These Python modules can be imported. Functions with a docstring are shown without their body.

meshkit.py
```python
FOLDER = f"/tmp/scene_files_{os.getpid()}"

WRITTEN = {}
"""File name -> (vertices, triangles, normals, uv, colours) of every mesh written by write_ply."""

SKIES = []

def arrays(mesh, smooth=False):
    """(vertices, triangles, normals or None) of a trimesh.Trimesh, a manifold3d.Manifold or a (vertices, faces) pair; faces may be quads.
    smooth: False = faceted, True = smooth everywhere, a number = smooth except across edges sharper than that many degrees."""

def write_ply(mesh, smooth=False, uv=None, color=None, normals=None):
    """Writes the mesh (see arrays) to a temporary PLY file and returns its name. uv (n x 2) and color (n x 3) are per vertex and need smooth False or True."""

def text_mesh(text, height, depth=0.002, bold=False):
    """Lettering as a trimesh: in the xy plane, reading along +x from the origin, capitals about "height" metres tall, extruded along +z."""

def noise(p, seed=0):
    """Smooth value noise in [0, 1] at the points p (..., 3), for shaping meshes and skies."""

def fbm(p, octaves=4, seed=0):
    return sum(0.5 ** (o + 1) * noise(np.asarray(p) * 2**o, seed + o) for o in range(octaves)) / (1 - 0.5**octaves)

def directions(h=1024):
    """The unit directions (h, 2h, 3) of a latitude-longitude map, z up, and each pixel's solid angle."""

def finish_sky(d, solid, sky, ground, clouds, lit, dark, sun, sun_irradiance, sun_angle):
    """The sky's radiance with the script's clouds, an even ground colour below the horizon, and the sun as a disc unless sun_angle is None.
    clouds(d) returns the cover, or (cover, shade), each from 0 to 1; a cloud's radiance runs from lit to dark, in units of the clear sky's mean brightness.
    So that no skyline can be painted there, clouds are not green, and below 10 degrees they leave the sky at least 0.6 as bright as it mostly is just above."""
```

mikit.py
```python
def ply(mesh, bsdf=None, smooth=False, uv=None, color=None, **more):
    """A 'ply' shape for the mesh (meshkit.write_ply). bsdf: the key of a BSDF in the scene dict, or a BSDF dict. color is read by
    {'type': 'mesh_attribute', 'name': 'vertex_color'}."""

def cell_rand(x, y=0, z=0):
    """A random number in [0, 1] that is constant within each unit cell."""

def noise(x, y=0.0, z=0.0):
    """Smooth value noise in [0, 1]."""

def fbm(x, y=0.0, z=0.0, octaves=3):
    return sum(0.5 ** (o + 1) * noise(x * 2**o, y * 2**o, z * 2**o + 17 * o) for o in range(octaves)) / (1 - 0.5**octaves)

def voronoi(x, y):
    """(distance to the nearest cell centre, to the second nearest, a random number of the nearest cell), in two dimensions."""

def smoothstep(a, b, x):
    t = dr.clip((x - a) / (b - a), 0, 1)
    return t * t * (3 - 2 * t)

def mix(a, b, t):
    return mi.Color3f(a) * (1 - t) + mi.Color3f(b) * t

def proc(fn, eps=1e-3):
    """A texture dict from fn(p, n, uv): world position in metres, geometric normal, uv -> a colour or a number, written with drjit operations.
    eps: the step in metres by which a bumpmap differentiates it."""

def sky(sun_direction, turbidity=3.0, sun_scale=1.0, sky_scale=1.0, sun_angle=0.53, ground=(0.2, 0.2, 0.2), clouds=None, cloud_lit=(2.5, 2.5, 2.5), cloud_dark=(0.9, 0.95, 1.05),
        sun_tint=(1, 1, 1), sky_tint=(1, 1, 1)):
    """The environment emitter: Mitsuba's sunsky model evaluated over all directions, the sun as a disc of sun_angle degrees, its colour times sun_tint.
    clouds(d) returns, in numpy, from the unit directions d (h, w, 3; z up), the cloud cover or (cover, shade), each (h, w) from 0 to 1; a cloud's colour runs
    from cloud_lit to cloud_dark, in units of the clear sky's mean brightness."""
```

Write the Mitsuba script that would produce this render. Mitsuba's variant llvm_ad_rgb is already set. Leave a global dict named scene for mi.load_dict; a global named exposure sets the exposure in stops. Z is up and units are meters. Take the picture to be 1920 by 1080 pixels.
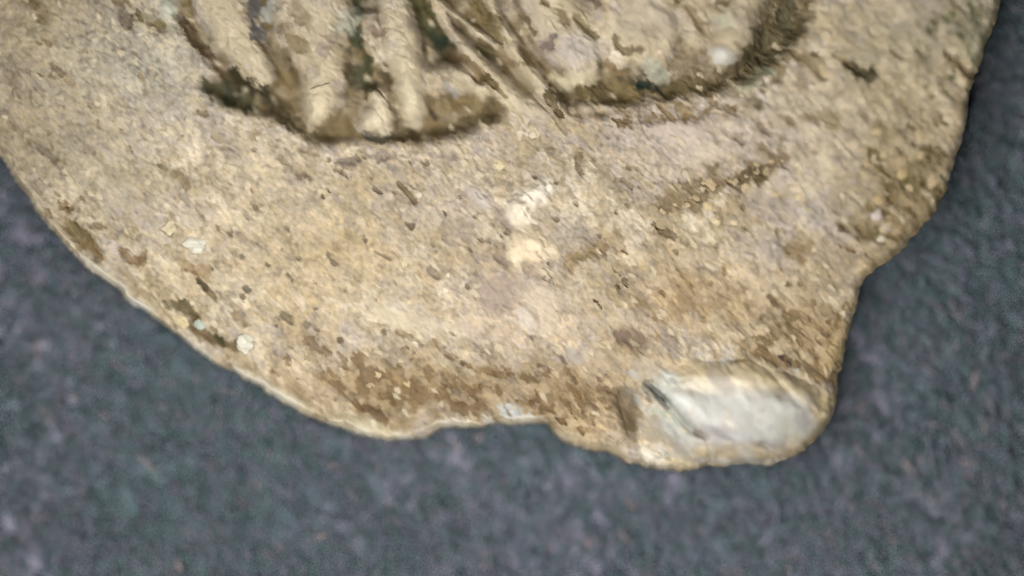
import math, numpy as np, trimesh, mitsuba as mi, mikit, meshkit
import shapely
from scipy.spatial import cKDTree
from scipy import ndimage

T = mi.ScalarTransform4f
S = 2e-5                      # one modelling unit (0.02 mm) in metres; the seal is about 40 mm across
ZT = 112.0                    # height of the seal's face above the cloth, modelling units
D = 4500.0                    # working distance of the microscope (90 mm)

# ---------------------------------------------------------------- camera, light, exposure
scene, labels = {}, {}
exposure = 0.0
scene['camera'] = {'type': 'thinlens', 'fov': math.degrees(2 * math.atan(960 / D)), 'fov_axis': 'x',
                   'aperture_radius': 400 * S, 'focus_distance': D * S, 'near_clip': 0.005, 'far_clip': 2.0,
                   'to_world': T().look_at(origin=[0, 0, (ZT + D) * S], target=[0, 0, 0], up=[0, 1, 0])}
# the LEDs of the microscope: a ring round the lens, hanging nearer the lower left of the seal, plus a weak room light
LAMP_C, LAMP_R, LAMP_H, LAMP_P = (-190.0, -240.0), 600.0, 1800.0, .415
for i in range(12):
    a = 2 * math.pi * (i + 0.37) / 12
    w = 1.0 + 0.6 * math.cos(a - math.radians(265))
    p = [(LAMP_C[0] + LAMP_R * math.cos(a)) * S, (LAMP_C[1] + LAMP_R * math.sin(a)) * S, LAMP_H * S]
    scene['led_%03d' % (i + 1)] = {'type': 'point', 'position': p,
        'intensity': {'type': 'rgb', 'value': [0.00165 * LAMP_P * w * c for c in (1.0, .995, 1.0)]}}
scene['room_light'] = {'type': 'constant', 'radiance': {'type': 'rgb', 'value': [0.04, 0.043, 0.045]}}

# ---------------------------------------------------------------- helpers
def px(x, y):                 # survey coordinates (x right, y down, origin at the survey frame's corner) -> scene plane units
    return x - 960.0, 540.0 - y

K = 1.42
def lin(c):
    c = np.asarray(c, float) / 255
    return np.where(c < 0.04045, c / 12.92, ((c + 0.055) / 1.055) ** 2.4) / K

def ss(a, b, x):
    t = np.clip((x - a) / (b - a), 0, 1)
    return t * t * (3 - 2 * t)

def nz(x, y, scale, seed, octaves=3):
    return meshkit.fbm(np.stack([x / scale, y / scale, np.zeros_like(x)], -1), octaves, seed) - 0.5

CA, SA = math.cos(math.radians(47)), math.sin(math.radians(47))
def along(x, y):              # the crust's grain runs obliquely: coordinates along and across it
    return x * CA + y * SA, -x * SA + y * CA

def anz(x, y, ls, lt, seed, octaves=2):
    s, t = along(x, y)
    return meshkit.fbm(np.stack([s / ls, t / lt, np.zeros_like(s)], -1), octaves, seed) - 0.5

def cells(x, y, ls, lt, seed):
    """Grains: (id, distance to own centre, gap to the next) for jittered seeds in the oblique frame."""
    s, t = along(x, y)
    s, t = s / ls, t / lt
    r = np.random.default_rng(seed)
    gi, gj = np.meshgrid(np.arange(math.floor(s.min()) - 2, s.max() + 2), np.arange(math.floor(t.min()) - 2, t.max() + 2), indexing='ij')
    pts = np.stack([gi.ravel(), gj.ravel()], 1) + r.uniform(-.48, .48, (gi.size, 2))
    d, i = cKDTree(pts).query(np.stack([s, t], 1), k=2)
    c = pts[i[:, 0]]
    return i[:, 0], (c[:, 0] - s) * ls, d[:, 1] - d[:, 0], r.uniform(0, 1, (gi.size, 4)), (c[:, 1] - t) * lt

def snap(x, y, g, k):
    """Move a point part of the way to the middle of its grain, so that a whole grain takes one tone."""
    return x + k * (g[1] * CA - g[4] * SA), y + k * (g[1] * SA + g[4] * CA)

def polydist(x, y, pts):
    """Distance to a polyline and the interpolated third column (radius), by nearest point."""
    P = np.asarray(pts, float)
    best, rad = np.full(len(x), 1e9), np.ones(len(x))
    for a, b in zip(P[:-1], P[1:]):
        v = b[:2] - a[:2]
        t = np.clip(((x - a[0]) * v[0] + (y - a[1]) * v[1]) / max(v @ v, 1e-9), 0, 1)
        d = np.hypot(x - a[0] - t * v[0], y - a[1] - t * v[1])
        r = a[2] + t * (b[2] - a[2])
        m = d / r < best / rad
        best, rad = np.where(m, d, best), np.where(m, r, rad)
    return best, rad

def smooth_line(pts, n=6):
    P = np.asarray(pts, float)
    if len(P) < 3:
        return P
    from scipy.interpolate import PchipInterpolator
    u = np.r_[0, np.cumsum(np.hypot(*np.diff(P[:, :2], axis=0).T))]
    uu = np.linspace(0, u[-1], n * (len(P) - 1) + 1)
    return np.stack([PchipInterpolator(u, P[:, k])(uu) for k in range(P.shape[1])], 1)

# ---------------------------------------------------------------- materials
def matte(rough, spec):
    return {'type': 'twosided', 'bsdf': {'type': 'principled', 'roughness': rough, 'specular': spec,
            'base_color': {'type': 'mesh_attribute', 'name': 'vertex_color'}}}
scene['crust'] = matte(0.72, 0.28)
scene['metal_oxide'] = matte(0.5, 0.4)
scene['soil'] = matte(0.8, 0.3)
scene['felt'] = matte(1.0, 0.05)

def put(key, v, f, col, bsdf, normals=None):
    path = meshkit.write_ply((v * S, f), False, None, np.clip(col, 0.004, 0.9), normals=normals)
    scene[key] = {'type': 'ply', 'filename': path, 'face_normals': normals is None, 'bsdf': {'type': 'ref', 'id': bsdf}}

def vnormals(v, f):
    n = np.zeros_like(v)
    fn = np.cross(v[f[:, 1]] - v[f[:, 0]], v[f[:, 2]] - v[f[:, 0]])
    for k in range(3):
        n += np.stack([np.bincount(f[:, k], fn[:, j], len(v)) for j in range(3)], 1)
    return n / np.maximum(np.linalg.norm(n, axis=1, keepdims=True), 1e-12)

# ---------------------------------------------------------------- the cloth it lies on
def graded(a, lo, hi, b, step, grow=1.25):
    mid = list(np.arange(lo, hi + .5 * step, step))
    s, left = step, [mid[0]]
    while left[-1] > a:
        s *= grow; left.append(left[-1] - s)
    s, right = step, [mid[-1]]
    while right[-1] < b:
        s *= grow; right.append(right[-1] + s)
    return np.array(left[:0:-1] + mid + right[1:])

def grid_faces(nx, ny):
    i = np.arange(nx * ny).reshape(ny, nx)
    a, b, c, d = i[:-1, :-1].ravel(), i[:-1, 1:].ravel(), i[1:, 1:].ravel(), i[1:, :-1].ravel()
    return np.stack([a, d, c, b], 1)          # y down in survey coordinates: this order faces up

xs, ys = graded(-3500, -120, 2040, 5500, 6), graded(-3500, 260, 1180, 4500, 6)
X, Y = [a.ravel() for a in np.meshgrid(xs, ys)]
felt_z = 9 * nz(X, Y, 120, 50, 3) + 9 * anz(X, Y, 44, 24, 51, 3) - 8
n1, n2, n3 = anz(X, Y, 80, 44, 52, 3), nz(X, Y, 260, 53, 3), anz(X, Y, 34, 17, 54, 2)
c = lin((106, 119, 125)) * np.ones((len(X), 1))
def over(c, rgb, a):
    return c * (1 - a[:, None]) + lin(rgb) * a[:, None]
c = over(c, (132, 129, 141), ss(-.03, .22, n2 + .5 * n1))
c = over(c, (92, 109, 108), ss(.0, .22, -n2 + .5 * n1))
c *= (.93 + 1.2 * n1 + 0.4 * n3)[:, None]
c *= np.array([.875, .895, .905])
fx, fy = px(X, Y)
fq = grid_faces(len(xs), len(ys))
ff = np.vstack([fq[:, [0, 1, 2]], fq[:, [0, 2, 3]]])
fv = np.stack([fx, fy, felt_z], 1)
put('felt_cloth', fv, ff, c, 'felt', vnormals(fv, ff))
labels['felt_cloth'] = {'label': 'dark blue grey felt cloth under the crusted seal', 'kind': 'structure'}

rng = np.random.default_rng(7)
outline_raw = [(0, 307), (20, 338), (37, 362), (67, 410), (110, 455), (135, 484), (160, 508), (207, 541), (233, 567), (260, 585), (287, 601), (320, 628), (345, 650), (363, 664),
    (400, 686), (433, 702), (462, 718), (487, 733), (520, 755), (553, 774), (590, 792), (625, 804), (653, 814), (695, 825), (737, 830), (770, 830), (790, 827), (808, 819), (820, 812), (840, 805),
    (875, 803), (900, 804), (930, 801), (960, 801), (1000, 799), (1026, 797), (1040, 812), (1054, 828), (1068, 837), (1090, 846), (1115, 850), (1140, 853), (1160, 862), (1185, 873),
    (1215, 880), (1240, 886), (1267, 890), (1290, 889), (1312, 884), (1335, 878), (1370, 876), (1417, 875), (1445, 876), (1475, 868), (1500, 856), (1521, 840), (1540, 818), (1558, 792),
    (1570, 770), (1577, 747), (1576, 728), (1578, 708), (1584, 685), (1591, 658), (1600, 613), (1611, 575), (1614, 550), (1620, 528), (1634, 514), (1656, 498), (1682, 479),
    (1702, 460), (1723, 437), (1744, 412), (1760, 388), (1770, 360), (1780, 338), (1793, 293), (1807, 253), (1812, 220), (1817, 187), (1824, 155), (1832, 130), (1847, 90), (1862, 50), (1875, 0)]
cx0, cy0 = 870, -150
for a in np.radians(np.arange(-12, -192.1, -4)):   # the rest of the disc, above the frame
    r = 1012 + 14 * math.sin(3 * a + 1) + 9 * math.sin(7 * a)
    p = (cx0 + r * math.cos(a + math.radians(16)), cy0 + r * math.sin(a + math.radians(16)))
    if p[1] < -60:
        outline_raw.append(p)
for a in (178, 171, 164, 158):
    outline_raw.append((cx0 + 1000 * math.cos(math.radians(a)), cy0 + 1000 * math.sin(math.radians(a))))
O = np.array(outline_raw + outline_raw[:1], float)
u = np.r_[0, np.cumsum(np.hypot(*np.diff(O, axis=0).T))]
from scipy.interpolate import PchipInterpolator
uu = np.arange(0, u[-1], 1.0)
O = np.stack([PchipInterpolator(u, O[:, k])(uu) for k in (0, 1)], 1)
nrm = np.stack([np.gradient(O[:, 1]), -np.gradient(O[:, 0])], 1)
nrm /= np.linalg.norm(nrm, axis=1, keepdims=True)
O += nrm * ((9.0 + 2 * ss(1000, 1200, O[:, 0]) - 4 * ss(1500, 1600, O[:, 0])) * nz(O[:, 0], O[:, 1], 30, 60, 3) + 4.5 * nz(O[:, 0], O[:, 1], 9, 61, 1))[:, None]
outline = shapely.Polygon(O).buffer(0)
shapely.prepare(outline)
edge_tree = cKDTree(O)

# felt fibres: short bent hairs standing and lying on the cloth (one part, nobody could count them)
NF = 7000
bx, by = rng.uniform(-60, 1990, NF * 4), rng.uniform(-60, 1130, NF * 4)
keep = ~shapely.contains_xy(outline.buffer(-30), bx, by)
bx, by = bx[keep][:NF], by[keep][:NF]
NF = len(bx)
k, sides = 6, 3
ang = np.radians(rng.normal(54, 24, NF)); bend = rng.normal(0, .9, NF)
ln = rng.uniform(24, 70, NF); rad = rng.uniform(3.0, 7.5, NF)
t = np.linspace(0, 1, k)
th = ang[:, None] + bend[:, None] * t
sx = bx[:, None] + np.cumsum(np.cos(th) * ln[:, None] / k, 1)
sy = by[:, None] + np.cumsum(np.sin(th) * ln[:, None] / k, 1)
sz = rng.uniform(-16, -2, NF)[:, None] + (rng.uniform(4, 22, NF)[:, None]) * np.sin(np.pi * t)[None] ** 1.0
qa = np.arange(sides) * 2 * np.pi / sides
nx_, ny_ = -np.sin(th), np.cos(th)
rr = rad[:, None] * (1 - .6 * t[None] ** 2)
vx = sx[..., None] + rr[..., None] * np.cos(qa) * nx_[..., None]
vy = sy[..., None] + rr[..., None] * np.cos(qa) * ny_[..., None]
vz = sz[..., None] + rr[..., None] * np.sin(qa)
ax, ay = px(vx.ravel(), vy.ravel())
fibv = np.stack([ax, ay, vz.ravel()], 1)
base = (np.arange(NF) * k * sides)[:, None, None] + (np.arange(k - 1) * sides)[None, :, None]
j = np.arange(sides)[None, None, :]; j2 = (np.arange(sides)[None, None, :] + 1) % sides
q = np.stack([base + j, base + j2, base + j2 + sides, base + j + sides], -1).reshape(-1, 4)
fibf = np.vstack([q[:, [0, 1, 2]], q[:, [0, 2, 3]]])
pal = np.array([lin(v) for v in ((118, 118, 128), (108, 118, 123), (100, 115, 116), (88, 104, 105), (130, 125, 132), (112, 117, 128), (164, 150, 148))])
pick = rng.choice(7, NF, p=[.2, .3, .22, .11, .06, .10, .01])
fibc = np.repeat(pal[pick] * np.array([.875, .895, .905]) * rng.uniform(.85, 1.15, (NF, 1)), k * sides, 0)
put('felt_cloth__felt_fibre', fibv, fibf, fibc, 'felt', vnormals(fibv, fibf))
labels['felt_cloth__felt_fibre'] = {'kind': 'stuff'}

# ---------------------------------------------------------------- the seal: one height field over its outline
xs = graded(-190, -14, 1892, 1900, 2.2, 1.2)
ys = graded(-1190, -40, 896, 900, 2.2, 1.06)
X, Y = [a.ravel() for a in np.meshgrid(xs, ys)]
stepy = np.repeat(np.gradient(ys), len(xs))
dist, near = edge_tree.query(np.stack([X, Y], 1))
ins = shapely.contains_xy(outline, X, Y)
d = np.where(ins, dist, -dist)
ok = d > -0.62 * np.maximum(2.2, stepy)
Q = grid_faces(len(xs), len(ys))
Q = Q[ok[Q].all(1)]
# keep the largest connected piece of cells, then renumber
used = np.unique(Q)
remap = np.full(len(X), -1); remap[used] = np.arange(len(used))
Q = remap[Q]; X, Y, d, near = X[used], Y[used], d[used], near[used]
e = np.vstack([Q[:, [0, 1]], Q[:, [1, 2]], Q[:, [2, 3]], Q[:, [3, 0]]])
key = e.min(1).astype(np.int64) * len(X) + e.max(1)
uniq, inv, cnt = np.unique(key, return_inverse=True, return_counts=True)
border = e[cnt[inv] == 1]
bv = np.unique(border)
X[bv], Y[bv] = O[near[bv], 0], O[near[bv], 1]
d = np.maximum(d, 0); d[bv] = 0
N = len(X)
view = (Y > -60)                      # detail work only where it can be seen well; plain crust beyond

# --- the grains of the crust
G1 = cells(X + 9 * nz(X, Y, 12, 71, 2), Y + 9 * nz(X, Y, 12, 72, 2), 11, 7, 9)
G2 = cells(X + 26 * nz(X, Y, 36, 73, 2), Y + 26 * nz(X, Y, 36, 74, 2), 27, 16, 10)
g1, g1gap, g1r, g2, g2gap, g2r = G1[0], G1[2], G1[3], G2[0], G2[2], G2[3]
XQ, YQ = snap(X, Y, G1, .7)
XH, YH = snap(X, Y, G1, .45)
XG, YG = snap(X, Y, G2, .8)
lugd = np.hypot((X - 1370) / 165, (Y - 785) / 92) + .4 * nz(X, Y, 50, 77, 2)
rough = .35 + .65 * ss(.6, 1.2, lugd)            # the torn lug is smooth metal without grains

# --- big form
rimw = 30 + 26 * nz(X, Y, 90, 1)
tt = np.clip(d / rimw, 0, 1)
lift = 62 * ss(900, 1950, X + .35 * (500 - Y)) + 10 * ss(900, 100, X) * ss(300, 0, Y)
z = 42 + (104 - 42) * np.sqrt(1 - (1 - tt) ** 2) + lift
z += 20 * nz(X, Y, 190, 2) + ss(700, 1200, X) * 16 * anz(X, Y, 260, 70, 95, 2) + 8 * anz(X, Y, 70, 46, 3, 3) + rough * (5.0 * anz(XH, YH, 30, 18, 4, 2) + .9 * anz(X, Y, 9, 6.5, 16, 1))
z += 46 * np.clip(1 - (lugd / 1.2) ** 2, 0, 1) ** .9
z -= 12 * ss(150, 20, d) * ss(540, 640, Y) * rough          # the margin falls away below

# --- recess with the raised figures
recess = [(265, -400), (300, -60), (332, 20), (356, 52), (388, 104), (404, 138), (384, 158), (400, 184), (440, 198), (500, 216), (556, 240), (610, 256), (650, 262), (700, 264), (790, 258), (870, 242), (925, 222),
          (952, 208), (985, 200), (1020, 205), (1048, 196), (1090, 206), (1160, 212), (1230, 204), (1310, 190), (1385, 168), (1440, 128), (1485, 82), (1512, 30), (1530, -60), (1500, -400)]
rp = shapely.Polygon(recess)
rd = shapely.distance(shapely.points(X, Y), rp.exterior)
rin = shapely.contains_xy(rp, X, Y)
rs = np.where(rin, rd, -rd) + 26 * anz(X, Y, 34, 17, 5, 3)
m = ss(-15, 14, rs)
lobes = [
    ([(385, -400, 80), (390, -100, 70), (412, 0, 66), (440, 60, 55), (470, 110, 45), (490, 145, 30)], 41),
    ([(575, -400, 92), (575, -100, 88), (576, 0, 84), (588, 70, 70), (600, 130, 57), (600, 185, 46), (592, 214, 26)], 43),
    ([(690, 30, 24), (698, 70, 25), (705, 105, 18)], 28),
    ([(738, -400, 46), (738, 0, 42), (748, 60, 44), (756, 110, 42), (768, 160, 36), (774, 196, 29)], 42),
    ([(702, 172, 20), (714, 205, 33), (700, 222, 36), (688, 232, 26)], 35),
    ([(818, 150, 34), (850, 146, 36), (882, 156, 30), (905, 172, 22)], 31),
    ([(790, -60, 20), (835, 40, 17), (872, 90, 21), (925, 148, 28), (985, 205, 38), (1010, 230, 40)], 37),
    ([(800, -60, 10), (832, 4, 10), (866, 36, 10), (900, 64, 11), (932, 86, 8)], 34),
    ([(910, -60, 14), (935, 40, 20), (962, 86, 22), (996, 132, 24), (1026, 172, 22), (1050, 212, 18)], 35),
    ([(1000, -400, 70), (1005, -60, 66), (1035, 0, 76), (1062, 60, 70), (1082, 98, 62)], 41),
    ([(1205, -400, 84), (1205, -60, 84), (1215, 20, 84), (1215, 66, 72), (1205, 92, 42)], 39),
    ([(1240, 118, 22), (1220, 134, 17)], 30),
    ([(1385, -400, 66), (1380, -60, 68), (1378, 0, 70), (1378, 60, 54), (1352, 100, 44)], 42),
    ([(1135, -400, 60), (1135, -60, 60), (1140, 40, 50), (1160, 92, 40)], 36), ([(1300, -400, 54), (1300, -60, 54), (1300, 0, 52), (1306, 72, 44)], 33),
    ([(1090, 200, 18), (1200, 200, 20), (1300, 188, 20), (1380, 162, 16)], 22),
]
LH = np.zeros(N); LI = np.full(N, -1)
wob = 15 * anz(X, Y, 34, 17, 6, 3)
for i, (pts, h) in enumerate(lobes):
    P = smooth_line(pts)
    lo, hi = P[:, :2].min(0) - 100, P[:, :2].max(0) + 100
    s = np.nonzero((X > lo[0]) & (X < hi[0]) & (Y > lo[1]) & (Y < hi[1]))[0]
    dd, r = polydist(X[s], Y[s], P)
    qq = np.clip((dd + wob[s]) / r, 0, 1)
    hh = h * (1 - qq ** 2.4) ** .8
    b = hh > LH[s]
    LH[s[b]], LI[s[b]] = hh[b], i
gi_y, gi_x = used // len(xs), used % len(xs)
def blur(v, sig):
    a, b = np.zeros((len(ys), len(xs))), np.zeros((len(ys), len(xs)))
    a[gi_y, gi_x] = v; b[gi_y, gi_x] = 1
    return (ndimage.gaussian_filter(a, sig) / np.maximum(ndimage.gaussian_filter(b, sig), 1e-6))[gi_y, gi_x]
z += blur(m * (np.maximum(LH, np.clip(5 + 60 * anz(X, Y, 80, 46, 8, 3), 0, 24)) - 29), 2.4) * 1.5

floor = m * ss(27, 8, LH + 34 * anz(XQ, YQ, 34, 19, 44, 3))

# --- colour of the crust
r1, r2, r3 = g1r[g1, 0], g1r[g1, 1], g1r[g1, 2]
z += rough * (2.6 * anz(X, Y, 8, 5.5, 79, 2) + (r2 - .5) * 2.0 * ss(.0, .35, g1gap) + (g2r[g2, 1] - .5) * 3.4 * ss(.0, .3, g2gap))
a1, a2, a3 = nz(XQ, YQ, 120, 11), nz(XG, YG, 80, 12), anz(XQ, YQ, 56, 32, 13)
a4, a5 = anz(XG, YG, 70, 42, 47), anz(XQ, YQ, 38, 22, 48)
c = lin((188, 169, 137)) * np.ones((N, 1))
c = over(c, (208, 190, 158), .8 * ss(.0, .2, a1 + .5 * a3))
c = over(c, (186, 171, 153), .75 * ss(.02, .2, a2))
c = over(c, (168, 145, 104), .65 * ss(.02, .2, -a1 + .4 * a3))
c = over(c, (214, 197, 168), .7 * ss(.06, .16, a4 + .3 * (g2r[g2, 2] - .5)))
c = over(c, (158, 138, 104), .6 * ss(.06, .15, a5 + .22 * (r3 - .5)))
c = over(c, (174, 160, 148), .55 * ss(.07, .16, -a4 + .3 * (g2r[g2, 3] - .5)))
soft = [  # broad tints of the patina: x, y, rx, ry, colour, strength
    (90, 60, 190, 130, (164, 147, 114), .85), (270, 110, 150, 120, (184, 175, 152), .85), (60, 250, 150, 120, (160, 144, 112), .8), (200, 330, 130, 90, (176, 163, 134), .6),
    (480, 330, 170, 80, (197, 176, 143), .6), (590, 480, 260, 130, (196, 172, 127), .7), (900, 340, 170, 90, (194, 172, 135), .5), (1270, 270, 160, 60, (194, 175, 155), .8),
    (1480, 240, 90, 70, (186, 170, 150), .6), (1660, 180, 150, 170, (178, 159, 118), .65), (1560, 40, 150, 60, (182, 163, 124), .6), (1700, 90, 80, 90, (168, 156, 122), .6), (1820, 60, 45, 80, (112, 112, 76), .75),
    (960, 540, 130, 90, (190, 168, 146), .6), (990, 610, 140, 50, (206, 182, 150), .7), (1240, 520, 150, 80, (193, 169, 128), .6), (1400, 560, 120, 90, (184, 158, 113), .6),
    (1510, 630, 120, 95, (146, 120, 78), .9), (1690, 380, 120, 150, (142, 121, 80), .9), (760, 725, 280, 62, (150, 123, 78), .95), (1060, 740, 140, 72, (148, 121, 78), .9), (1280, 570, 120, 50, (160, 130, 84), .7), (1180, 680, 80, 50, (166, 140, 98), .7), (1110, 800, 90, 50, (172, 144, 98), .7),
    (130, 430, 70, 60, (168, 146, 108), .6), (300, 560, 120, 70, (172, 150, 108), .6), (1560, 500, 80, 50, (158, 134, 90), .6)]
for (ex, ey, rx, ry, rgb, al) in soft:
    c = over(c, rgb, al * np.exp(-((XG - ex) / rx) ** 2 * 1.3 - ((YG - ey) / ry) ** 2 * 1.3))
# grain by grain
c = c * (1 + .26 * (r1 - .5) * ss(0, .3, g1gap) + .16 * (g2r[g2, 0] - .5) + .62 * anz(X, Y, 7.5, 5, 78, 2) + .5 * anz(XQ, YQ, 24, 14, 14, 2) + .3 * anz(XG, YG, 60, 38, 45, 2))[:, None]
c = c * (1 + np.stack([.05 * (r3 - .5), np.zeros(N), -.14 * (r3 - .5)], 1))

# lobes keep a cleaner, lighter skin
c = over(c, (208, 189, 150), .7 * m * ss(20, 36, LH) * ss(-.3, .1, a3))
# earth in the recess
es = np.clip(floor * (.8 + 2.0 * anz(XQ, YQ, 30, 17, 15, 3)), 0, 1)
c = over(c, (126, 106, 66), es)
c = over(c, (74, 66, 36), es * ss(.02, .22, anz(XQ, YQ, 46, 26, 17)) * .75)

# --- long oblique streaks in the brown margins
st = .8 * anz(X, Y, 56, 11, 80, 3) + .6 * anz(XQ, YQ, 30, 14, 81, 2)
for (ex, ey, rx, ry, al) in [(1480, 640, 150, 110, 1.0), (1000, 730, 380, 80, 1.0), (1660, 350, 120, 170, .8), (1250, 570, 170, 60, .7), (1300, 340, 170, 60, .6), (60, 300, 120, 260, .35), (1500, 150, 160, 110, .6), (700, 380, 320, 120, .25), (1120, 480, 200, 80, .5)]:
    w = np.exp(-(((XG - ex) / rx) ** 2 + ((YG - ey) / ry) ** 2) * 1.2)
    c = over(c, (114, 92, 56), .6 * al * w * ss(.03, .2, st))
    c = over(c, (198, 176, 132), .4 * al * w * ss(.05, .22, -st))
    z += 7 * w * st * al

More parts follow.
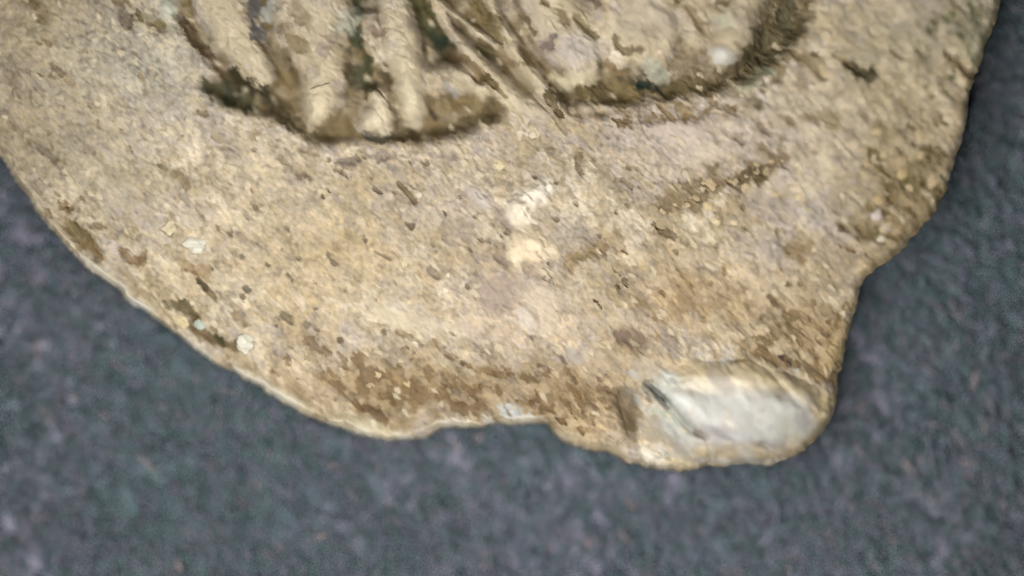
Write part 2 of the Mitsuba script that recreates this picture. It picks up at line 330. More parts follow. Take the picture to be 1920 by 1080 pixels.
# --- particular marks: pits and cuts (line, half-width, depth), with the soil they hold
DB, BR, OL, DG, GR, MV = (92, 72, 42), (128, 102, 62), (84, 76, 42), (34, 48, 34), (112, 104, 96), (134, 114, 98)
cuts = [
    ([(1238, 388), (1290, 378), (1338, 354)], 13, 6, (118, 96, 58), .75), ([(1290, 352), (1340, 340), (1400, 338), (1440, 312), (1462, 298)], 10, 6, (112, 90, 58), .75), ([(1395, 330), (1425, 326)], 12, 7, (92, 76, 44), .9), ([(1225, 430), (1262, 442)], 6, 7, (112, 90, 58), .9),
    ([(334, 26), (352, 62), (388, 104), (416, 138), (440, 160)], 7, 14, DB, .95), ([(386, 156), (420, 170), (460, 188)], 16, 12, (70, 68, 38), .95), ([(438, 140), (478, 170), (520, 205), (556, 230)], 13, 14, (62, 54, 26), .97),
    ([(418, 160), (432, 190)], 9, 8, (62, 62, 40), .9), ([(505, 200), (550, 232), (592, 258)], 12, 9, (98, 84, 50), .75), ([(232, 0), (262, 22), (296, 52)], 11, 10, (120, 102, 58), .85), ([(228, 18), (240, 44)], 10, 9, (112, 96, 74), .85),
    ([(470, -10), (478, 40), (488, 78)], 10, 13, (104, 100, 98), .9), ([(488, 78), (515, 118), (540, 160)], 4, 7, (130, 110, 76), .7), ([(540, 150), (556, 190)], 14, 6, (136, 114, 70), .8),
    ([(664, -10), (668, 40), (660, 90)], 11, 13, (62, 66, 40), .9), ([(686, 110), (676, 140), (690, 158)], 14, 12, (66, 68, 36), .9), ([(690, 150), (716, 176), (742, 214)], 3.5, 9, (96, 80, 52), .9),
    ([(785, -10), (800, 40), (824, 88)], 18, 14, (84, 80, 38), .9), ([(812, 60), (832, 90)], 14, 10, (38, 54, 36), .9), ([(836, 96), (868, 118), (900, 146)], 8, 11, (118, 94, 52), .85), ([(912, 146), (926, 160)], 5, 9, (96, 80, 44), .95), ([(926, 160), (950, 182)], 4, 7, (128, 106, 66), .8),
    ([(690, 250), (730, 256), (770, 250)], 9, 12, (84, 80, 66), .9), ([(740, 250), (800, 246), (860, 232), (915, 212)], 12, 12, (92, 76, 38), .85), ([(808, 206), (816, 216)], 7, 8, (66, 54, 30), .95),
    ([(840, 24), (880, 62), (912, 84)], 4, 7, (138, 118, 88), .7), ([(895, 0), (908, 26), (926, 56), (945, 76)], 11, 10, (120, 102, 58), .85), ([(895, 68), (910, 82)], 4, 7, (110, 90, 56), .9), ([(925, 92), (962, 124), (990, 158)], 4, 7, (140, 118, 82), .8),
    ([(978, 90), (1002, 120), (1030, 150), (1050, 164)], 7, 10, (126, 104, 62), .85), ([(1028, 190), (1040, 205), (1050, 216)], 6, 10, (96, 78, 44), .95), ([(1000, 178), (1030, 210), (1060, 250)], 3.5, 6, (150, 130, 94), .7),
    ([(985, 30), (996, 52), (1003, 58)], 4, 7, (118, 100, 62), .9), ([(965, 0), (980, 24)], 5, 6, (132, 112, 76), .8), ([(1020, 4), (1044, 22), (1064, 46)], 6, 8, (120, 96, 58), .85), ([(1084, 36), (1102, 56), (1112, 68)], 6, 7, (136, 118, 78), .85),
    ([(1110, -4), (1122, 8)], 10, 6, (98, 80, 56), .9), ([(1155, 84), (1180, 98), (1200, 98)], 7, 8, (122, 102, 66), .9), ([(1140, 120), (1180, 145)], 7, 6, (142, 116, 72), .8),
    ([(1050, 164), (1110, 172), (1160, 178), (1210, 174)], 20, 10, (100, 84, 46), .92), ([(1205, 158), (1232, 164), (1260, 162)], 15, 15, (30, 46, 34), .98), ([(1256, 162), (1310, 160), (1360, 148)], 16, 9, (100, 84, 48), .92),
    ([(1352, 148), (1392, 124), (1416, 100)], 17, 10, (104, 88, 56), .8), ([(1412, 108), (1430, 92), (1440, 84)], 16, 12, (76, 70, 42), .92), ([(1436, 86), (1466, 52), (1486, 10)], 27, 14, (98, 86, 54), .88), ([(1470, 30), (1486, -10)], 16, 10, (80, 74, 46), .7),
    ([(1452, 80), (1490, 108), (1538, 148)], 7, 9, (122, 102, 62), .85), ([(1150, 226), (1200, 229), (1240, 225), (1285, 222), (1320, 212), (1344, 198), (1366, 204)], 9, 7, (116, 92, 56), .95), ([(1392, 172), (1420, 198)], 7, 9, (100, 92, 58), .85),
    ([(1430, 160), (1456, 150)], 8, 7, (130, 110, 80), .8), ([(1586, 124), (1604, 136), (1632, 132)], 9, 15, (62, 54, 20), .95), ([(1560, 108), (1590, 128)], 5, 6, (130, 110, 66), .7), ([(1520, 102), (1530, 110)], 6, 7, (104, 92, 54), .85), ([(1610, 146), (1624, 152)], 5, 5, (100, 88, 62), .8),
    ([(1270, 4), (1298, 30), (1322, 74)], 8, 8, (126, 102, 62), .75), ([(1340, 8), (1365, 6)], 10, 6, (96, 80, 50), .8), ([(1665, 102), (1686, 118)], 3.5, 6, (120, 92, 60), .85),
    ([(1764, 104), (1790, 126), (1812, 148)], 5, 8, (104, 82, 46), .8), ([(1570, 418), (1590, 436), (1606, 446)], 5, 9, (88, 70, 46), .95), ([(1606, 446), (1622, 440), (1640, 432)], 9, 7, (116, 98, 60), .85), ([(1646, 428), (1662, 444), (1672, 448)], 3.5, 6, (110, 88, 56), .85),
    ([(750, 348), (764, 362), (776, 378)], 5, 7, (122, 102, 66), .85), ([(1082, 296), (1086, 312), (1092, 326)], 7, 7, (124, 104, 70), .85), ([(640, 300), (664, 304)], 8, 6, (120, 104, 88), .85), ([(700, 294), (764, 286)], 7, 5, (146, 130, 116), .75),
    ([(330, 322), (348, 352)], 6, 5, (140, 120, 82), .7), ([(262, 140), (272, 176)], 5, 6, (136, 114, 78), .8), ([(362, 206), (384, 214)], 6, 6, (130, 112, 84), .85), ([(272, 300), (306, 314)], 4.5, 5, (128, 110, 74), .85),
    ([(74, 278), (104, 296)], 6, 6, (124, 110, 88), .8), ([(104, 120), (120, 136)], 6, 5, (124, 104, 78), .8), ([(60, 0), (76, 34)], 9, 5, (124, 104, 64), .75), ([(908, 364), (950, 408)], 5, 4, (168, 148, 128), .7), ([(926, 424), (934, 452)], 5, 6, (126, 108, 84), .85), ([(940, 420), (990, 438)], 6, 5, (156, 136, 118), .7),
    ([(930, 482), (956, 498)], 5, 5, (134, 114, 96), .8), ([(806, 504), (822, 520)], 4, 5, (140, 120, 96), .8), ([(704, 470), (732, 486)], 3.5, 5, (140, 120, 92), .8), ([(1076, 486), (1108, 474), (1128, 464)], 8, 6, (136, 112, 68), .8), ([(1060, 492), (1072, 510)], 5, 5, (150, 126, 86), .8),
    ([(1270, 500), (1310, 560), (1330, 590)], 7, 4, (166, 138, 92), .6), ([(812, 640), (850, 672), (900, 694), (950, 706)], 5, 6, (126, 98, 60), .85), ([(744, 622), (800, 648)], 4, 4, (140, 116, 76), .7), ([(600, 700), (640, 734), (672, 768)], 6, 6, (118, 92, 52), .8),
    ([(682, 764), (706, 778), (716, 790)], 8, 8, (100, 74, 38), .9), ([(1036, 800), (1072, 838)], 4, 5, (170, 146, 108), .5), ([(1160, 744), (1168, 770), (1180, 796)], 12, 12, (100, 82, 54), .7), ([(1164, 632), (1200, 640)], 14, 6, (116, 94, 74), .85),
    ([(1420, 660), (1470, 690), (1490, 706)], 7, 7, (118, 92, 52), .75), ([(1470, 672), (1482, 680)], 6, 7, (70, 54, 34), .9), ([(1500, 676), (1540, 706), (1560, 716)], 9, 6, (118, 90, 48), .75), ([(1575, 585), (1556, 650)], 5, 5, (140, 114, 70), .7), ([(1380, 640), (1430, 670)], 7, 5, (140, 112, 68), .7),
    ([(1214, 720), (1236, 738), (1254, 756)], 9, 20, (58, 62, 56), .95), ([(1244, 746), (1262, 770), (1280, 794), (1304, 810)], 9, 12, (130, 127, 116), .8), ([(1304, 808), (1322, 820)], 5, 8, (124, 100, 80), .8), ([(1322, 812), (1360, 822)], 6, 4, (158, 146, 134), .6), ([(1426, 830), (1444, 838)], 6, 6, (132, 112, 88), .85),
    ([(1462, 724), (1490, 756)], 5, 4, (160, 140, 112), .5),
    ([(140, 424), (160, 452), (178, 478)], 14, 10, (104, 84, 44), .9), ([(136, 428), (154, 440)], 14, 6, (92, 84, 46), .85), ([(232, 474), (246, 490), (268, 482)], 6, 6, (128, 98, 56), .8), ([(112, 382), (134, 394)], 8, 6, (132, 106, 62), .8),
    ([(328, 572), (352, 582), (364, 592)], 14, 10, (92, 80, 44), .9), ([(356, 606), (386, 630), (420, 646), (438, 648)], 12, 11, (98, 76, 36), .9), ([(384, 626), (408, 640)], 8, 7, (68, 70, 34), .85), ([(358, 500), (384, 540), (406, 560)], 4, 6, (130, 104, 64), .8), ([(370, 528), (382, 538)], 3.5, 5, (84, 74, 54), .85), ([(460, 540), (466, 546)], 5, 5, (98, 90, 72), .85),
    ([(346, 502), (380, 510)], 12, 3, (148, 120, 76), .7), ([(410, 424), (428, 436)], 6, 5, (134, 108, 72), .8), ([(530, 590), (544, 602)], 5, 6, (126, 112, 84), .85), ([(575, 636), (610, 664)], 7, 6, (124, 100, 66), .8), ([(440, 590), (456, 610)], 5, 4, (142, 120, 84), .7), ([(478, 390), (488, 396)], 6, 5, (126, 106, 78), .8),
    ([(1420, 240), (1440, 252)], 8, 7, (128, 110, 90), .9), ([(1378, 262), (1386, 268)], 6, 5, (146, 128, 110), .8), ([(1514, 222), (1560, 228)], 10, 5, (142, 122, 82), .7), ([(1474, 226), (1482, 232)], 5, 5, (134, 104, 74), .8),
    ([(1480, 466), (1508, 470), (1500, 482)], 12, 5, (136, 112, 72), .85), ([(1456, 436), (1462, 460)], 6, 5, (126, 104, 68), .8), ([(1466, 306), (1480, 322), (1492, 336)], 5, 5, (126, 104, 78), .8),
]
for (pts, w, dep, rgb, al) in cuts:
    P = smooth_line([(a, b, 1.0) for a, b in pts])
    R = w * 3 + 12
    lo, hi = P[:, :2].min(0) - R, P[:, :2].max(0) + R
    s = np.nonzero((X > lo[0]) & (X < hi[0]) & (Y > lo[1]) & (Y < hi[1]))[0]
    kq = .7 if w >= 6 else .45
    xq, yq = X[s] + kq / .7 * (XQ[s] - X[s]), Y[s] + kq / .7 * (YQ[s] - Y[s])
    xq, yq = X[s] + rough[s] * (xq - X[s]), Y[s] + rough[s] * (yq - Y[s])
    dd, _ = polydist(X[s], Y[s], P)
    dc, _ = polydist(xq, yq, P)
    soft_ = rough[s] * .75 + .25
    rag = soft_ * (anz(X[s], Y[s], 15, 8, 18, 2) * 1.3 + nz(X[s], Y[s], 30, 19, 1) * .7) * (w ** .75) * 1.5
    qq = np.maximum(dd + rag, 0) / w
    z[s] -= dep * .8 * np.exp(-(qq / .95) ** 2)
    qc_ = np.maximum(dc + 1.3 * rag, 0) / w + (3.2 if w < 12 else 1.9) * soft_ * anz(xq, yq, 26, 15, 49, 2)
    a = al * ss(1.5, .5, qc_)
    tone = 1 + .5 * (r1[s] - .5) * ss(0, .3, g1gap[s])
    c[s] = c[s] * (1 - a[:, None]) + lin(rgb) * tone[:, None] * a[:, None]

# --- patches: x, y, rx, ry, angle, colour, strength, height
patches = [
    (633, 236, 22, 20, 0, (128, 106, 66), .85, -3), (566, 86, 40, 15, 40, (140, 118, 82), .85, -7), (600, 95, 20, 22, 20, (162, 142, 124), .7, -3), (565, 30, 14, 30, -30, (150, 128, 90), .7, -4),
    (500, 14, 16, 20, 0, (196, 196, 182), .8, 2), (316, 20, 20, 18, 0, (190, 190, 168), .85, 5), (655, 32, 22, 30, 10, (176, 178, 154), .6, 2), (723, 93, 14, 17, 0, (216, 200, 164), .9, 4), (712, 58, 18, 10, 0, (150, 128, 104), .75, -4),
    (1030, 84, 15, 13, 0, (128, 108, 98), .9, -6), (1038, 70, 8, 8, 0, (112, 100, 96), .85, -4), (1080, 96, 38, 28, 0, (192, 178, 164), .7, 0), (1220, 30, 60, 40, 0, (184, 168, 146), .7, 0), (1222, 60, 20, 14, 0, (160, 140, 114), .6, -3),
    (1232, 132, 26, 16, 30, (172, 174, 152), .6, 3), (1354, 108, 24, 20, 20, (208, 204, 190), .9, 4), (1352, 40, 24, 14, 40, (172, 172, 146), .5, 1), (1404, 156, 28, 13, -20, (166, 164, 128), .65, 4), (1436, 134, 16, 12, 30, (166, 166, 130), .8, 3),
    (846, 166, 18, 10, 30, (164, 156, 146), .8, 0), (852, 198, 40, 16, -15, (140, 118, 74), .8, -2), (1170, 168, 34, 14, 10, (128, 108, 64), .7, 0), (1612, 112, 34, 14, 10, (172, 160, 128), .7, 3),
    (990, 374, 36, 24, -20, (222, 202, 168), .92, 8), (974, 396, 26, 18, 30, (218, 196, 164), .9, 6), (996, 466, 36, 24, 0, (222, 196, 152), .92, 7), (905, 376, 24, 14, 40, (190, 176, 160), .7, 3), (930, 556, 34, 34, 0, (170, 148, 130), .75, -3), (986, 592, 18, 26, -40, (216, 198, 178), .85, 4), (752, 590, 50, 12, 20, (204, 184, 150), .7, 3),
    (1190, 30, 40, 30, 0, (180, 164, 136), .5, 0), (1280, 246, 50, 26, 0, (200, 180, 160), .7, 2), (1320, 290, 50, 14, -15, (204, 186, 160), .6, 2),
    (364, 461, 10, 10, 0, (205, 200, 180), .4, 0), (260, 578, 26, 10, 38, (196, 194, 188), .9, 1), (956, 774, 22, 13, 10, (196, 196, 190), .9, 2), (990, 786, 14, 9, 10, (190, 192, 184), .8, 1), (700, 800, 40, 9, 22, (216, 204, 170), .8, 2), (656, 788, 26, 9, 30, (204, 188, 148), .7, 2), (400, 688, 34, 8, 28, (196, 188, 158), .7, 1),
    (1785, 306, 9, 40, 12, (178, 176, 160), .85, 1), (120, 470, 8, 40, -42, (160, 160, 138), .7, 1), (1065, 672, 24, 16, 0, (172, 160, 146), .7, 0), (1020, 680, 30, 10, 20, (140, 116, 90), .6, -2),
    (1600, 418, 22, 18, 20, (140, 122, 78), .7, -2), (1580, 400, 34, 14, -40, (182, 166, 138), .7, 3), (1640, 440, 14, 14, 0, (122, 108, 62), .8, -3), (940, 400, 20, 12, 20, (172, 152, 136), .6, -2), (1470, 330, 16, 26, 20, (190, 174, 156), .7, 1),
    # the torn lug: bare greyish white lead
    (1376, 786, 162, 84, 12, (178, 180, 173), .97, 0), (1262, 728, 40, 30, 30, (202, 200, 184), .85, 4), (1296, 750, 26, 24, 40, (206, 202, 190), .8, 3), (1440, 776, 62, 40, 20, (176, 174, 160), .85, 1), (1250, 800, 30, 30, 0, (184, 186, 164), .85, 1), (1230, 770, 16, 22, 0, (180, 186, 164), .7, 1),
    (1350, 800, 40, 20, 0, (180, 170, 160), .7, 0), (1364, 790, 13, 7, 35, (216, 206, 186), .9, 2), (1336, 716, 70, 20, 4, (216, 198, 160), .85, 5), (1400, 706, 50, 16, 10, (212, 194, 152), .8, 5), (1486, 728, 50, 12, 44, (204, 186, 146), .5, 3), (1540, 766, 22, 30, 10, (194, 172, 122), .8, 2), (1524, 820, 50, 14, -48, (160, 142, 92), .75, -2),
    (1420, 846, 90, 16, 2, (180, 162, 120), .7, 0), (1220, 856, 34, 14, 35, (210, 196, 166), .85, 4), (1270, 874, 40, 10, 8, (206, 186, 142), .8, 3), (1316, 844, 14, 10, 0, (206, 184, 140), .8, 3), (1290, 836, 20, 10, 20, (184, 176, 156), .6, 2), (1240, 848, 14, 10, 0, (196, 190, 172), .6, 2),
]
for (ex, ey, rx, ry, deg, rgb, al, dz) in patches:
    R = max(rx, ry) * 1.7 + 8
    s = np.nonzero((np.abs(X - ex) < R) & (np.abs(Y - ey) < R))[0]
    ca, sa = math.cos(math.radians(deg)), math.sin(math.radians(deg))
    rg = rough[s]
    dx, dy = X[s] + rg * (XQ[s] - X[s]) - ex, Y[s] + rg * (YQ[s] - Y[s]) - ey
    qq = np.hypot((dx * ca + dy * sa) / rx, (-dx * sa + dy * ca) / ry) + 1.3 * anz(XQ[s], YQ[s], 26, 15, 20, 2) + .5 * nz(X[s], Y[s], 36, 21, 1)
    qh = np.hypot(((X[s] - ex) * ca + (Y[s] - ey) * sa) / rx, (-(X[s] - ex) * sa + (Y[s] - ey) * ca) / ry) + .6 * anz(X[s], Y[s], 26, 15, 20, 2)
    z[s] += dz * ss(1.3, .4, qh)
    a = al * (rg * ss(1.25, .7, qq) + (1 - rg) * ss(1.8, .1, qq))
    tone = 1 + .24 * rg * (r1[s] - .5) * ss(0, .3, g1gap[s])
    c[s] = c[s] * (1 - a[:, None]) + lin(rgb) * tone[:, None] * a[:, None]

# --- fields of small dark grains and pits: x, y, rx, ry, angle, density, colour
fields = [
    (1350, 345, 140, 44, -20, .85, (116, 94, 58)), (1700, 370, 90, 130, 0, .62, (106, 88, 44)), (1700, 310, 70, 70, 0, .5, (98, 82, 38)), (760, 722, 270, 56, 12, .72, (112, 86, 48)), (1050, 735, 130, 64, 15, .72, (112, 86, 50)),
    (1500, 640, 115, 90, 30, .66, (114, 90, 50)), (1250, 570, 110, 50, -10, .3, (146, 118, 70)), (150, 440, 60, 60, 45, .4, (122, 98, 58)), (400, 590, 110, 60, 30, .25, (132, 106, 66)), (680, 420, 110, 50, 20, .16, (116, 100, 78)),
    (1640, 440, 70, 60, 0, .4, (128, 104, 62)), (560, 300, 190, 70, 10, .26, (150, 128, 96)), (1280, 210, 150, 20, -8, .4, (136, 110, 66)), (1760, 150, 60, 110, 10, .35, (122, 102, 58)), (1100, 800, 70, 46, 20, .4, (146, 112, 66)),
    (1450, 120, 90, 60, 0, .25, (120, 102, 62)), (1100, 440, 260, 100, 0, .18, (140, 118, 80)), (100, 180, 150, 170, 0, .14, (134, 112, 76)), (820, 470, 320, 160, 0, .12, (120, 104, 80)), (1570, 520, 60, 50, 0, .3, (134, 106, 64)),
    (1800, 70, 60, 90, 0, .5, (104, 104, 64)),
]
G3 = cells(X + 4 * nz(X, Y, 9, 75, 2), Y + 4 * nz(X, Y, 9, 76, 2), 17, 9.5, 22)
g3, g3gap, g3r = G3[0], G3[2], G3[3]
clump = nz(X, Y, 44, 23, 2)
fleck = anz(XQ, YQ, 22, 13, 46, 2) + .25 * (g3r[g3, 0] - .5) * ss(0, .25, g3gap)
for kf, (ex, ey, rx, ry, deg, den, rgb) in enumerate(fields):
    ca, sa = math.cos(math.radians(deg)), math.sin(math.radians(deg))
    dx, dy = X - ex, Y - ey
    w = np.exp(-(((dx * ca + dy * sa) / rx) ** 2 + ((-dx * sa + dy * ca) / ry) ** 2) * 1.1)
    th = .29 - .46 * den * w - .25 * w * clump
    a = ss(th, th + .13, fleck) * .8 * ss(.02, .2, w)
    z -= 2.6 * a
    rgbv = lin(rgb) * (1 + .6 * (g3r[g3, (kf + 1) % 4] - .5))[:, None]
    c = c * (1 - a[:, None]) + rgbv * a[:, None]
# scattered pale grains
pale = (g3r[g3, 3] > .935) & (g3r[g3, 2] > .35)
a = pale * ss(.02, .3, g3gap) * .7
z += 3 * a
c = c * (1 - a[:, None]) + lin((214, 196, 160)) * a[:, None]

# --- rim's turn: paler band at the lower left, tan towards the nub
rim_pale = ss(24, 10, d + 20 * nz(X, Y, 44, 24, 2)) * ss(1100, 700, X - .2 * Y) * ss(250, 420, Y)
c = over(c, (208, 194, 158), .8 * rim_pale * ss(-.15, .1, anz(XQ, YQ, 50, 30, 82, 2)))
z += 5 * rim_pale * (.3 + anz(XQ, YQ, 34, 22, 83, 2))
rim_pale2 = ss(13, 4, d + 16 * nz(X, Y, 40, 25, 2)) * ss(900, 1200, X)
c = over(c, (186, 162, 112), .6 * rim_pale2)

# --- crusts of pale lime, dark spots, highlights painted on lower lobe ends and lug top: x, y, rx, ry, angle, colour, strength, height
for (ex, ey, rx, ry, deg, rgb, al, dz) in [
        (990, 372, 40, 23, -25, (240, 226, 200), .98, 14), (970, 398, 28, 21, 35, (238, 222, 194), .98, 12), (996, 466, 42, 26, 5, (234, 212, 172), .98, 12), (1012, 356, 20, 12, 0, (242, 228, 204), .95, 8), (976, 436, 16, 16, 0, (208, 188, 154), .6, 4),
        (902, 374, 26, 14, 45, (206, 192, 176), .75, 6), (988, 596, 15, 26, -42, (226, 212, 196), .9, 8), (1010, 580, 40, 40, 0, (214, 194, 164), .6, 4), (740, 576, 20, 11, 20, (220, 204, 176), .85, 6), (752, 604, 46, 12, 24, (214, 196, 160), .8, 5), (832, 612, 34, 10, -8, (210, 190, 160), .6, 4),
        (1330, 712, 84, 19, 5, (228, 212, 176), .9, 8), (1250, 716, 24, 20, 40, (210, 212, 198), .9, 6), (1275, 742, 24, 17, 48, (216, 216, 206), .9, 6), (1384, 768, 70, 30, 28, (190, 184, 172), .5, 2), (1400, 845, 90, 16, 0, (176, 154, 110), .7, 1), (1300, 690, 70, 14, 10, (196, 172, 128), .7, 3), (1216, 700, 26, 22, 20, (190, 174, 146), .7, 1), (1440, 704, 60, 14, 20, (200, 176, 130), .6, 3), (1225, 800, 14, 30, 0, (170, 150, 112), .6, 0), (1228, 858, 30, 12, 38, (222, 210, 184), .85, 7),
        (1174, 770, 20, 46, -12, (112, 93, 64), .8, -6), (1186, 800, 14, 22, 0, (96, 80, 52), .6, -3), (1234, 738, 25, 6, 42, (76, 78, 72), .8, -5), (1276, 786, 32, 6, 56, (146, 142, 130), .5, -2), (1310, 813, 14, 6, 30, (126, 100, 78), .8, -3), (1336, 806, 22, 6, 20, (150, 140, 136), .7, -2), (1432, 832, 22, 6, 12, (128, 110, 88), .8, -4), (1366, 790, 15, 7, 35, (224, 216, 198), .85, 4), (1420, 752, 40, 10, 40, (166, 158, 142), .5, -3), (1385, 738, 20, 8, 50, (206, 202, 190), .6, 2), (1184, 636, 32, 17, 20, (128, 106, 84), .6, -4), (1050, 152, 30, 10, 30, (218, 202, 160), .7, 2), (1084, 146, 36, 14, -15, (220, 203, 164), .8, 3), (592, 182, 32, 40, 0, (218, 200, 161), .8, 5), (768, 190, 26, 36, 0, (220, 203, 166), .85, 5),
        (704, 214, 29, 32, 0, (222, 205, 168), .9, 6), (725, 94, 14, 18, 0, (222, 206, 174), .85, 3), (936, 552, 38, 30, 20, (168, 146, 128), .6, -2), (980, 150, 30, 16, 45, (206, 188, 150), .6, 2), (1010, 200, 30, 18, 45, (208, 188, 156), .6, 2), (850, 130, 40, 14, 10, (200, 184, 150), .6, 2),
        (1720, 330, 26, 30, 0, (112, 98, 54), .6, -3), (1650, 250, 20, 20, 0, (132, 112, 66), .5, -2), (1560, 660, 16, 44, 30, (180, 154, 104), .6, 3), (634, 238, 22, 22, 0, (124, 103, 64), .75, -2), (1484, 728, 48, 9, 42, (216, 198, 160), .6, 4)]:
    s = np.nonzero((np.abs(X - ex) < rx + ry + 60) & (np.abs(Y - ey) < rx + ry + 40))[0]
    ca, sa = math.cos(math.radians(deg)), math.sin(math.radians(deg))
    xq, yq = .5 * (X[s] + XQ[s]) - ex, .5 * (Y[s] + YQ[s]) - ey
    qq = np.hypot((xq * ca + yq * sa) / rx, (-xq * sa + yq * ca) / ry) + (1.2 - .9 * (1 - rough[s])) * anz(.5 * (X[s] + XQ[s]), .5 * (Y[s] + YQ[s]), 28, 17, 84, 3)
    z[s] += .7 * dz * ss(1.5, .3, qq)
    a = al * ss(1.45, .65, qq)
    tone = 1 + .12 * (r1[s] - .5) + .2 * anz(X[s], Y[s], 16, 9, 85, 2)
    c[s] = c[s] * (1 - a[:, None]) + lin(rgb) * tone[:, None] * a[:, None]

# --- burr along the lower left edge: a thin pale lip with a shallow trough behind it
lip = ss(1120, 960, X) * ss(330, 430, Y) + .55 * ss(1200, 1300, X) * ss(330, 260, Y) * 0
wv = d + 16 * anz(X, Y, 60, 30, 86, 2)
z += lip * (7 * np.exp(-((wv - 13) / 6) ** 2) - 7 * np.exp(-((wv - 31) / 9) ** 2))
c = over(c, (150, 126, 84), .6 * lip * np.exp(-((wv - 31) / 9) ** 2) * ss(-.1, .15, anz(XQ, YQ, 40, 20, 87)))
c = over(c, (218, 210, 188), .8 * lip * np.exp(-((wv - 11) / 7) ** 2) * ss(-.06, .1, anz(XQ, YQ, 46, 26, 88)))
c = .87 * c + .13 * (c @ np.array([.25, .6, .15]))[:, None] * np.array([1.01, 1.01, .92])
lg = ss(1.15, .8, lugd)
c = over(c, (182, 158, 112), .6 * lg * ss(.0, .25, .6 * anz(X, Y, 90, 44, 89, 3) + .5 * (lugd - .82)))
c = over(c, (146, 138, 132), .6 * lg * ss(-.02, .18, anz(X, Y, 80, 36, 90, 3)))
c = over(c, (224, 222, 210), .4 * lg * ss(.0, .25, anz(X, Y, 80, 40, 91, 3) + .2 * (.5 - lugd)))
z += lg * 20 * anz(X, Y, 110, 60, 92, 2)

# --- build
z0 = z.copy()
sxp, syp = px(X, Y)
V = np.stack([sxp, syp, z], 1)
F = np.vstack([Q[:, [0, 1, 2]], Q[:, [0, 2, 3]]])
VN = vnormals(V, F)
qc = Q.mean(1)
cxq, cyq = X[Q].mean(1), Y[Q].mean(1)
part = np.zeros(len(Q), int)                                # 0 body
relief_names = {0: 'robe_fold', 1: 'robe_fold', 3: 'robe_fold', 2: 'robe_fold', 4: 'foot_relief', 5: 'foot_relief', 6: 'staff_relief', 7: 'staff_relief', 8: 'staff_relief', 9: 'figure_relief', 10: 'figure_relief', 11: None, 12: 'figure_relief'}
LIq, mq, LHq = LI[Q[:, 0]], m[Q].mean(1), LH[Q].mean(1)
names = {0: 'lead_seal__disc'}
count = {}
def number(base):
    n = count.get(base, 0); count[base] = n + 1
    return base if n == 0 else '%s_%03d' % (base, n)
for i, nm in relief_names.items():
    sel = (LIq == (10 if i == 11 else i)) & (mq > .5) & (LHq > 10)
    if nm and sel.any():
        names[i + 1] = number('lead_seal__' + nm)
        part[sel] = i + 1
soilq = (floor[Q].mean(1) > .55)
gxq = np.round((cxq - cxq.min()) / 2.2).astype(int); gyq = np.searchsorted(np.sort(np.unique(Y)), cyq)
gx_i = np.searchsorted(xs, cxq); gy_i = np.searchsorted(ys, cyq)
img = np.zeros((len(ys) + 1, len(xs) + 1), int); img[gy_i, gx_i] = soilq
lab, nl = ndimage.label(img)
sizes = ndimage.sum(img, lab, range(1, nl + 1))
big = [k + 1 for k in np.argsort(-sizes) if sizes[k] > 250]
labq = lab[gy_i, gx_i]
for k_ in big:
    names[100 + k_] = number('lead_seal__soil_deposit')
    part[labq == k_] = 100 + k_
lug = shapely.Polygon([(1208, 730), (1226, 702), (1280, 690), (1340, 692), (1420, 690), (1462, 704), (1500, 742), (1560, 740), (1600, 760), (1580, 920), (1240, 920), (1200, 850), (1212, 800), (1204, 765)])
wx, wy = 10 * nz(cxq, cyq, 26, 30, 2), 10 * nz(cxq, cyq, 26, 31, 2)
part[shapely.contains_xy(lug, cxq + wx, cyq + wy)] = 50
names[50] = 'lead_seal__lug'

# the wall below the rim and the underside
loop_v = bv
ctr = np.array(px(cx0, cy0))
inward = ctr - V[loop_v, :2]; inward /= np.linalg.norm(inward, axis=1, keepdims=True)
low = np.full(N, -1); low[loop_v] = N + np.arange(len(loop_v))
VL = np.stack([V[loop_v, 0] + 42 * inward[:, 0], V[loop_v, 1] + 42 * inward[:, 1], np.full(len(loop_v), -6.0)], 1)
Vall = np.vstack([V, VL, [[ctr[0], ctr[1], -6.0]]])
Call = np.vstack([c, c[loop_v] * .9, lin((150, 130, 95))[None]])
a, b = border[:, 0], border[:, 1]
wall = np.vstack([np.stack([b, a, low[a]], 1), np.stack([b, low[a], low[b]], 1)])
under = np.stack([low[b], low[a], np.full(len(a), len(Vall) - 1)], 1)
NW = vnormals(Vall, np.vstack([F, wall]))
NW[-1] = [0, 0, -1]
for k_, nm in names.items():
    sel = part == k_
    q = Q[sel]
    if not len(q):
        continue
    f = np.vstack([q[:, [0, 1, 2]], q[:, [0, 2, 3]]])
    if k_ == 0:
        f = np.vstack([f, wall, under])
    us = np.unique(f); rm = np.full(len(Vall), -1); rm[us] = np.arange(len(us))
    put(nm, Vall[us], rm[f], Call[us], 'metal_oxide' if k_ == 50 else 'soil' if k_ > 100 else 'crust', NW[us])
labels['lead_seal'] = {'label': 'round corroded lead seal with tan crust, worn relief and torn lower lug on dark felt', 'category': 'seal'}
labels['lead_seal__lug'] = {'label': 'torn lug of bare greyish white lead with a dark crease'}
labels['lead_seal__soil_deposit'] = {'label': 'olive brown earth packed in the recess between the raised folds'}

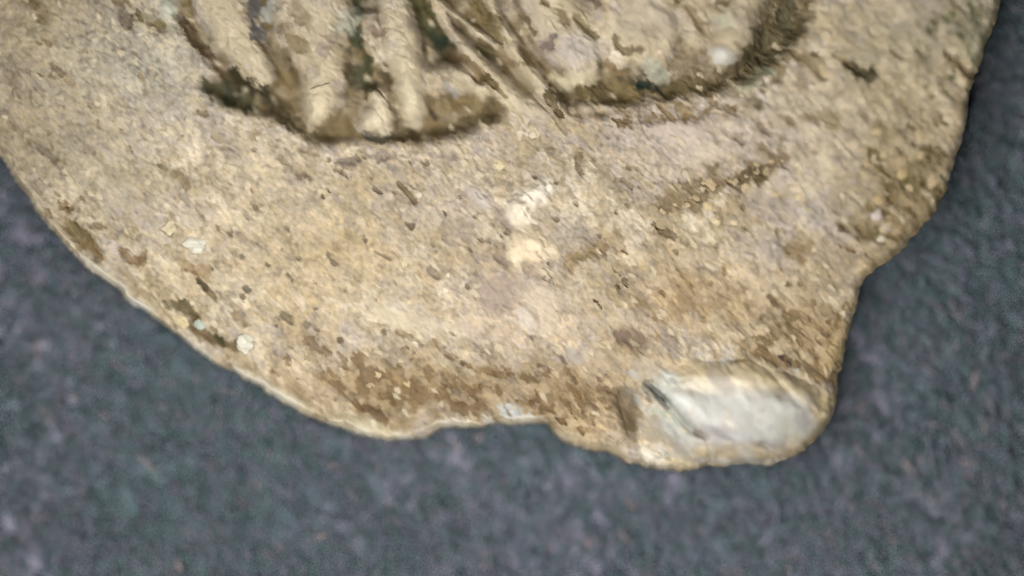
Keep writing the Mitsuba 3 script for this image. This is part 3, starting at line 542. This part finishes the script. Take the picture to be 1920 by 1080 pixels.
# ---------------------------------------------------------------- small grains stuck to the crust
tree = cKDTree(np.stack([X, Y], 1))
def ground(x, y):
    return z[tree.query([[x, y]])[1][0]]
def pebble(x, y, rx, ry, deg, rgb, seed, h=.45, mat='metal_oxide'):
    s = trimesh.creation.icosphere(3, 1.0)
    v = s.vertices.copy()
    n = meshkit.fbm(v * 1.5 + seed * 7.3, 3, seed)
    v *= (1 + 1.5 * (n - .5))[:, None]
    a = math.radians(-deg)
    xy = np.stack([v[:, 0] * rx, v[:, 1] * ry], 1) @ np.array([[math.cos(a), math.sin(a)], [-math.sin(a), math.cos(a)]])
    X0, Y0 = px(x, y)
    w = np.stack([xy[:, 0] + X0, xy[:, 1] + Y0, v[:, 2] * min(rx, ry) * h + ground(x, y) + (.6 if mat == 'metal_oxide' else -.6)], 1)
    col = lin(rgb) * (1 + .3 * (meshkit.fbm(v * 2 + 3, 2, seed + 5) - .5))[:, None]
    put(number('lead_seal__mineral_grain'), w, np.array(s.faces), col, mat, vnormals(w, np.array(s.faces)))
for i, (x, y, rx, ry, deg, rgb) in enumerate([
        (364, 461, 20, 15, 10, (212, 206, 184)), (318, 426, 12, 13, 0, (204, 188, 152)), (373, 608, 11, 8, 10, (176, 184, 168)), (457, 645, 14, 18, -30, (208, 202, 180)), (336, 602, 15, 9, 30, (206, 186, 144)),
        (1637, 405, 9, 9, 0, (198, 184, 172)), (1654, 426, 10, 7, 40, (178, 162, 142)), (1648, 449, 13, 7, -15, (204, 194, 172)), (786, 365, 5, 5, 0, (216, 200, 176)), (1000, 252, 7, 6, 30, (214, 196, 166)), (937, 308, 10, 7, 40, (212, 194, 150)),
        (757, 494, 6, 6, 0, (216, 196, 156)), (840, 516, 4, 4, 0, (226, 208, 184)), (836, 544, 5, 4, 0, (232, 216, 190)), (430, 914 - 600, 12, 8, 30, (200, 184, 150)), (1237, 98, 7, 6, 0, (212, 190, 164)), (1518, 254, 5, 4, 0, (220, 204, 166)),
        (1340, 416, 9, 6, 20, (208, 190, 148)), (1374, 418, 6, 6, 0, (210, 190, 150)), (1327, 388, 10, 7, 30, (204, 182, 136)), (1494, 372, 7, 6, 0, (204, 184, 142)), (1684, 328, 9, 10, 0, (184, 160, 112)), (1640, 376, 8, 7, 0, (190, 166, 116)), (1740, 340, 8, 13, 10, (190, 166, 126))]):
    pebble(x, y, rx, ry, deg, rgb, 100 + i)
rg2 = np.random.default_rng(21)
for i in range(56):                      # crumbs of pale crust along the rough arc and the right margin
    if i < 26:
        t_ = rg2.uniform(0, 1); x, y = 1240 + 230 * t_ + rg2.normal(0, 14), 400 - 85 * t_ + rg2.normal(0, 17)
    elif i < 50:
        x, y = rg2.uniform(1610, 1765), rg2.uniform(240, 470)
    else:
        x, y = rg2.uniform(560, 1100), rg2.uniform(670, 770)
    if not outline.buffer(-22).contains(shapely.Point(x, y)):
        continue
    q = rg2.uniform(4, 8)
    tone = rg2.uniform(.86, 1.05)
    pebble(x, y, q * rg2.uniform(1.1, 1.7), q, 45 + rg2.normal(0, 18), tuple(tone * v for v in (188, 167, 128)), 300 + i, .3, 'crust')

# ---------------------------------------------------------------- hairs lying on the seal
def hair(key, pts, r, rgb, label):
    P = smooth_line([(x, y, 1.0) for x, y in pts], 8)
    zz = np.array([ground(x, y) for x, y in P[:, :2]])
    zz = np.maximum(ndimage.gaussian_filter1d(zz, 4, mode='nearest'), zz) + r * .8 + .5
    hx, hy = px(P[:, 0], P[:, 1])
    C = np.stack([hx, hy, zz], 1)
    tng = np.gradient(C, axis=0); tng /= np.linalg.norm(tng, axis=1, keepdims=True)
    side = np.cross(tng, [0, 0, 1.0]); side /= np.linalg.norm(side, axis=1, keepdims=True)
    up = np.cross(side, tng)
    q = np.arange(6) * np.pi / 3
    rr = r * np.minimum(1, np.minimum(np.arange(len(C)), np.arange(len(C))[::-1]) * .35 + .3)
    v = (C[:, None] + rr[:, None, None] * (np.cos(q)[None, :, None] * side[:, None] + np.sin(q)[None, :, None] * up[:, None])).reshape(-1, 3)
    f = []
    for i in range(len(C) - 1):
        for j in range(6):
            p0, p1 = i * 6 + j, i * 6 + (j + 1) % 6
            f += [[p0, p1, p1 + 6], [p0, p1 + 6, p0 + 6]]
    f = np.array(f)
    put(key, v, f, np.tile(lin(rgb), (len(v), 1)), 'metal_oxide', vnormals(v, f))
    labels[key] = {'label': label, 'category': 'fibre'}
hair('fibre', [(582, 168), (600, 162), (620, 156)], 1.3, (128, 112, 90), 'tiny straight dark hair lying across the wide second fold of the relief')
hair('fibre_001', [(1343, 33), (1351, 42), (1361, 53)], 1.5, (196, 206, 178), 'short pale green sliver lying on the upper right relief')
